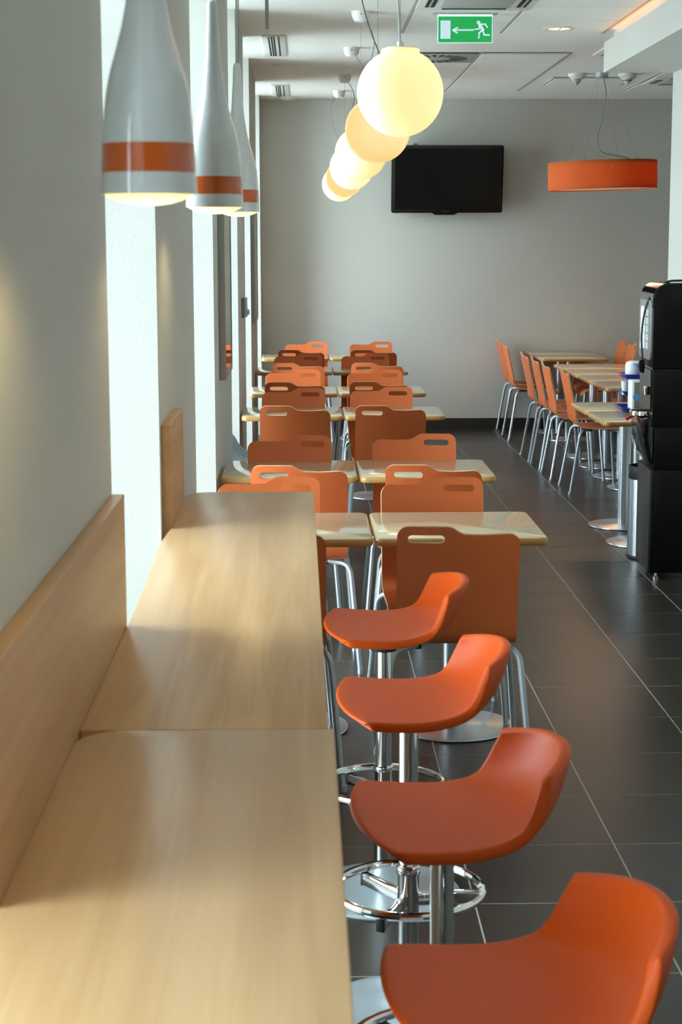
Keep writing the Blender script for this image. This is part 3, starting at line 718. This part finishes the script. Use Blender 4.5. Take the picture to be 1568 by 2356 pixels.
# hanging rod
t = thing('hanging_rod', 'thin grey metal rod hanging from the ceiling above the windows row', 'rod', (-.146, 8.0, 0))
obj('rod', MB().box(-.008, .008, -.006, .006, 2.687, ZC), 'greyframe', t, bevel=.001)
obj('rod_tip', MB().box(-.0045, .0045, -.004, .004, 2.652, 2.690), 'silver', t)
obj('ceiling_fixing', MB().box(-.02, .02, -.02, .02, ZC-.012, ZC), 'silver', t)

# ------------------------------------------------------------------ left wall fittings
def mirror(label, y0, y1, z0, z1):
    t = thing('wall_mirror', label, 'mirror', (WX, (y0+y1)/2, (z0+z1)/2), 0, 'framed mirrors on the window piers')
    hy, hz = (y1-y0)/2, (z1-z0)/2; f = .03; d_ = .030
    obj('backing', MB().box(0.0005, d_-.006, -hy+.004, hy-.004, -hz+.004, hz-.004), 'greyframe', t)
    obj('frame', MB().box(.0005, d_, -hy, -hy+f, -hz, hz).box(.0005, d_, hy-f, hy, -hz, hz).box(.0005, d_, -hy+f, hy-f, -hz, -hz+f).box(.0005, d_, -hy+f, hy-f, hz-f, hz), 'greyframe', t, bevel=.001)
    obj('mirror_glass', MB().box(d_-.006, d_-.003, -hy+f, hy-f, -hz+f, hz-f), 'mirror', t, smooth=0)
mirror('grey-framed wall mirror reflecting orange chairs, on the second pier between the windows', 7.66, 8.40, 1.132, 2.30)
mirror('narrow grey-framed wall mirror on the far pier beside the last window', 12.79, 13.55, 1.155, 2.30)
t = thing('control_box', 'small grey control box with a round knob on the pier beyond the mirror', 'control box', (WX, 10.66, 1.344))
obj('casing', MB().box(.0005, .020, -.05, .05, -.06, .06), 'darkmetal', t, bevel=.002)
obj('cover', MB().box(.0195, .034, -.045, .05, -.055, .064), 'silver', t, bevel=.002)
obj('knob', MB().lathe([(.016, .033), (.016, .045), (.012, .048)], 20, (0, 0, -.025), ax='X'), 'silver', t)

# ------------------------------------------------------------------ grey high chair by the window
t = thing('high_chair', 'pale grey plastic child high chair with an orange sticker by the window', 'high chair', (-.305, 9.55, 0))
def side_poly(h): return smooth_curve([(-.24, .40+h), (-.23, .655+h), (-.16, .675+h), (-.09, .652+h), (-.045, .585+h), (.0, .555+h), (.10, .545+h), (.20, .54+h), (.22, .42+h), (.1, .38+h), (-.1, .36+h)], 5, closed=True)
for yy, nm in ((-.17, 'near'), (.15, 'far')):
    P_ = [(p.x, p.y) for p in side_poly(.02)]
    obj('side_shell', MB().prism(P_, yy, yy+.022, 'Y'), 'plasticgrey', t, bevel=.007)
obj('back_shell', MB().box(-.245, -.225, -.16, .16, .38, .655), 'plasticgrey', t, bevel=.006)
obj('seat', MB().box(-.23, .17, -.155, .155, .40, .425), 'plasticgrey', t, bevel=.006)
obj('tray', MB().prism(rrect(.02, .26, -.19, .19, .05, 5), .545, .57), 'plasticgrey', t, bevel=.006)
obj('sticker', MB().box(-.19, -.145, -.1725, -.1695, .50, .57), mat('orange_sticker', (.75, .32, .03), .4), t, label='orange sticker')
obj('sticker_ground', MB().box(-.215, -.10, -.1708, -.1690, .44, .62), 'cup', t, label='white label plate')
for sx in (-1, 1):
    for sy in (-1, 1):
        obj('leg', MB().tube([(sx*.20, sy*.13, .40), (sx*.23, sy*.17, .0)], .014, 10), 'plasticgrey', t)

# ------------------------------------------------------------------ vending machine
MA = math.radians(-3.1)
t = thing('coffee_machine', 'tall black hot drinks vending machine on its cabinet at the right frame edge', 'vending machine', (1.792, 8.765, 0), MA)
W_, D_ = .53, .455
obj('base_cabinet', MB().box(.012, W_, 0, D_, .035, .575), 'machblack', t, bevel=.004)
dr = obj('cabinet_door', MB().box(0, .014, .004, D_-.004, .037, .572), 'machgrey', t, bevel=.003)
obj('door_lock', MB().lathe([(.009, -.008), (.009, .001)], 16, (0, D_-.10, .30), ax='X'), 'chrome', dr)
for fx in (.05, W_-.05):
    for fy in (.04, D_-.04): obj('foot', MB().lathe([(.016, 0), (.016, .012), (.008, .014), (.008, .036)], 14, (fx, fy, 0)), 'chrome', t)
# body sections, rounded at the top front edge
obj('lower_body', MB().box(.02, W_, 0, D_, .578, .795), 'machblack', t, bevel=.003)
obj('middle_body', MB().box(.004, W_, 0, D_, .798, 1.095), 'machblack', t, bevel=.003)
pf = [(W_, 1.098), (W_, 1.525)]+[(.075+.075*math.cos(a), 1.45+.075*math.sin(a)) for a in [PI/2+PI/2*k/8 for k in range(9)]]+[(0, 1.098)]
obj('upper_body', MB().prism(pf, .006, D_-.006, 'Y'), 'machblack', t, bevel=.002)
pf2 = [(W_*.62, 1.531), (.085, 1.531)]+[(.075+.082*math.cos(a), 1.45+.081*math.sin(a)) for a in [PI/2+PI/2*k/8 for k in range(9)]]+[(-.008, 1.40), (-.002, 1.40), (.0, 1.45), (.025, 1.505), (.08, 1.5255), (W_*.62, 1.5255)]
obj('gloss_hood', MB().prism(pf2, .002, D_-.002, 'Y'), 'machgloss', t)
# curved service door: chin bulging forward under the cup station
pf3 = [(.02, .60), (.004, .60), (-.008, .625), (-.028, .70), (-.040, .76), (-.043, .80), (-.040, .835), (.02, .845)]
sd = obj('service_door', MB().prism([(p[0], p[1]) for p in pf3], .02, D_-.01, 'Y'), 'machgloss', t, bevel=.004)
obj('coin_slot', MB().box(-.046, -.036, .20, .206, .66, .78), 'machsilver', sd)
tr_ = obj('drip_tray', MB().lathe([(.001, .868), (.075, .868), (.078, .862), (.078, .845)], 40, (-.012, .17, 0)), 'chrome', t)
for k in range(5): obj('tray_slot', MB().box(-.075, .05, .17-.05+k*.022, .17-.043+k*.022, .8675, .870), 'machblack', tr_)
obj('cup_station', MB().box(-.004, .01, .03, D_-.03, .87, 1.085), 'machgloss', t)
obj('spout', MB().lathe([(.012, .955), (.016, .985), (.016, 1.0)], 16, (-.014, .10, 0)), 'chrome', t)
# fascia with product buttons
fa = obj('selection_panel', MB().prism(rrect(.02, D_-.012, 1.135, 1.442, .05, 6), -.012, .002, 'X'), 'machsilver', t, bevel=.004)
obj('light_bar', MB().prism(rrect(.30, .345, 1.18, 1.405, .02, 5), -.018, -.010, 'X'), 'lightstrip', fa, bevel=.003)
for c_, yy in enumerate((.10, .20)):
    for k in range(5):
        obj('selection_label', MB().box(-.0155, -.011, yy, yy+.065, 1.19+k*.042, 1.226+k*.042), 'labelwhite', fa, smooth=0)
obj('trim_line', MB().box(-.005, .0, .004, D_-.004, 1.0955, 1.0985), 'machsilver', t)
obj('trim_line', MB().box(-.005, .0, .004, D_-.004, 1.398, 1.4005), 'machsilver', t)
obj('side_screw', MB().lathe([(.008, -.003), (.008, .001)], 12, (.30, 0, 1.065), ax='Y').lathe([(.008, -.003), (.008, .001)], 12, (.39, 0, 1.067), ax='Y'), 'machgrey', t)
sl = MB()
for k in range(6): sl.box(.22+k*.022, .228+k*.022, -.001, .003, 1.36, 1.42)
obj('side_vent', sl, 'machgrey', t)
cb = smooth_curve([(.40, .12, 1.541), (.16, .12, 1.541), (.085, .12, 1.535), (.03, .12, 1.50), (-.012, .12, 1.44), (-.034, .13, 1.35), (-.042, .13, 1.25), (-.036, .13, 1.16), (-.034, .13, 1.13)], 6)
cable = obj('power_cable', MB().tube(cb, .0055, 8), 'blackplastic', t)
obj('plug', MB().prism([(-.05, 1.135), (-.028, 1.135), (-.022, 1.10), (-.028, 1.065), (-.045, 1.07), (-.054, 1.10)], .112, .148, 'Y'), 'machblack', cable, bevel=.003)
obj('tap_lever', MB().prism([(-.098, .818), (-.090, .804), (-.042, .832), (.0, .846), (-.002, .858), (-.044, .850)], .25, .278, 'Y'), 'red', t, bevel=.003, label='red tap lever')

# litter bin behind the machine
t = thing('litter_bin', 'slim silver cylinder bin with black rim between table and vending machine', 'bin', (1.93, 9.42, 0))
obj('bin_body', MB().lathe([(.116, .015), (.120, .018), (.120, .445)], 40), 'steel', t)
obj('bin_rim', MB().lathe([(.118, .44), (.121, .445), (.121, .515), (.112, .515), (.108, .445)], 40, cap0=False), 'blackplastic', t)
obj('bin_foot', MB().lathe([(.110, 0), (.122, .004), (.122, .016)], 40), 'blackplastic', t)

# ------------------------------------------------------------------ condiments on the nearest right-hand table
t = thing('condiment_rack', 'tiered rack of blue plastic trays standing on the table by the vending machine', 'rack', (2.03, 10.16, .7405))
def tray(x0, x1, y0, y1, z, nm='tray'):
    v = []; f = []
    for (e, zz) in ((.0, .022), (-.006, .0225), (-.02, .002), (-.022, .004), (-.01, .022)):
        pass
    mb_ = MB(); r0 = rrect(x0, x1, y0, y1, .015, 4); n_ = len(r0)
    rings = [(.018, 0), (.0, .026), (-.008, .026), (-.008, .029), (.003, .029), (.020, .004)]
    for off, zz in rings: v += [(x, y_, z+zz) for x, y_ in rrect(x0+off, x1-off, y0+off, y1-off, .015, 4)]
    for i in range(len(rings)-1):
        for k in range(n_): f.append((i*n_+k, i*n_+(k+1) % n_, (i+1)*n_+(k+1) % n_, (i+1)*n_+k))
    f.append(tuple(range(n_-1, -1, -1))); f.append(tuple((len(rings)-1)*n_+k for k in range(n_)))
    return obj(nm, mb_.add(v, f), 'blue', t, smooth=50)
tray(-.135, .12, -.02, .22, .0); tray(-.10, .14, -.215, -.03, .0)
tray(-.125, .12, -.01, .20, .095); tray(-.12, .12, .0, .20, .193); tray(-.055, .12, -.16, .04, .255)
obj('post', MB().tube([(.10, .21, 0), (.10, .21, .27)], .007, 8).tube([(.11, -.03, 0), (.11, -.03, .27)], .007, 8), 'silver', t)
c_ = obj('napkin_dispenser', MB().box(-.075, .0, -.10, .03, 0, .170).box(.0, .12, -.095, .025, 0, .168), ['cup'], None, (2.0, 10.09, .7695), bevel=.008)
tag(c_, 'white and grey napkin box with round blue sticker by the blue trays', 'dispenser')
obj('front_plate', MB().box(-.062, .118, -.104, -.098, .008, .160), 'darkmetal', c_, bevel=.003, label='charcoal front plate')
obj('sticker', MB().lathe([(.022, -.107), (.022, -.103)], 24, (-.047, 0, .075), ax='Y'), 'bluesticker', c_, label='round blue sticker')
o = obj('canister', MB().lathe([(.05, 0), (.052, .004), (.052, .075), (.046, .092), (.030, .099), (.001, .101)], 32), 'cup', None, (1.985, 10.255, .9375)); tag(o, 'white round-shouldered canister on the upper blue tray', 'canister')
for k in range(3):
    o = obj('cup', MB().lathe([(.020, 0), (.027, .080), (.028, .082), (.026, .082), (.019, .003)], 24), 'cup', None, (1.945+.028*k, 10.245-.03*k if k else 10.25, .8405))
    o.location = (1.931+.056*(k % 2)+.028*(k//2), 10.225+.05*(k//2), .8395)
    tag(o, ['white plastic cup on the middle blue tray, at its outer corner', 'white plastic cup on the middle blue tray, nearest the napkin box', 'white plastic cup on the middle blue tray, behind the two others'][k], 'cup', 'white cups on the middle tray')
o = obj('glass_bottle', MB().lathe([(.022, 0), (.023, .004), (.023, .05), (.012, .075), (.011, .095), (.013, .096), (.013, .102)], 24), 'bottle', None, (2.02, 10.08, .9995)); tag(o, 'small clear glass bottle on the top blue tray', 'bottle')
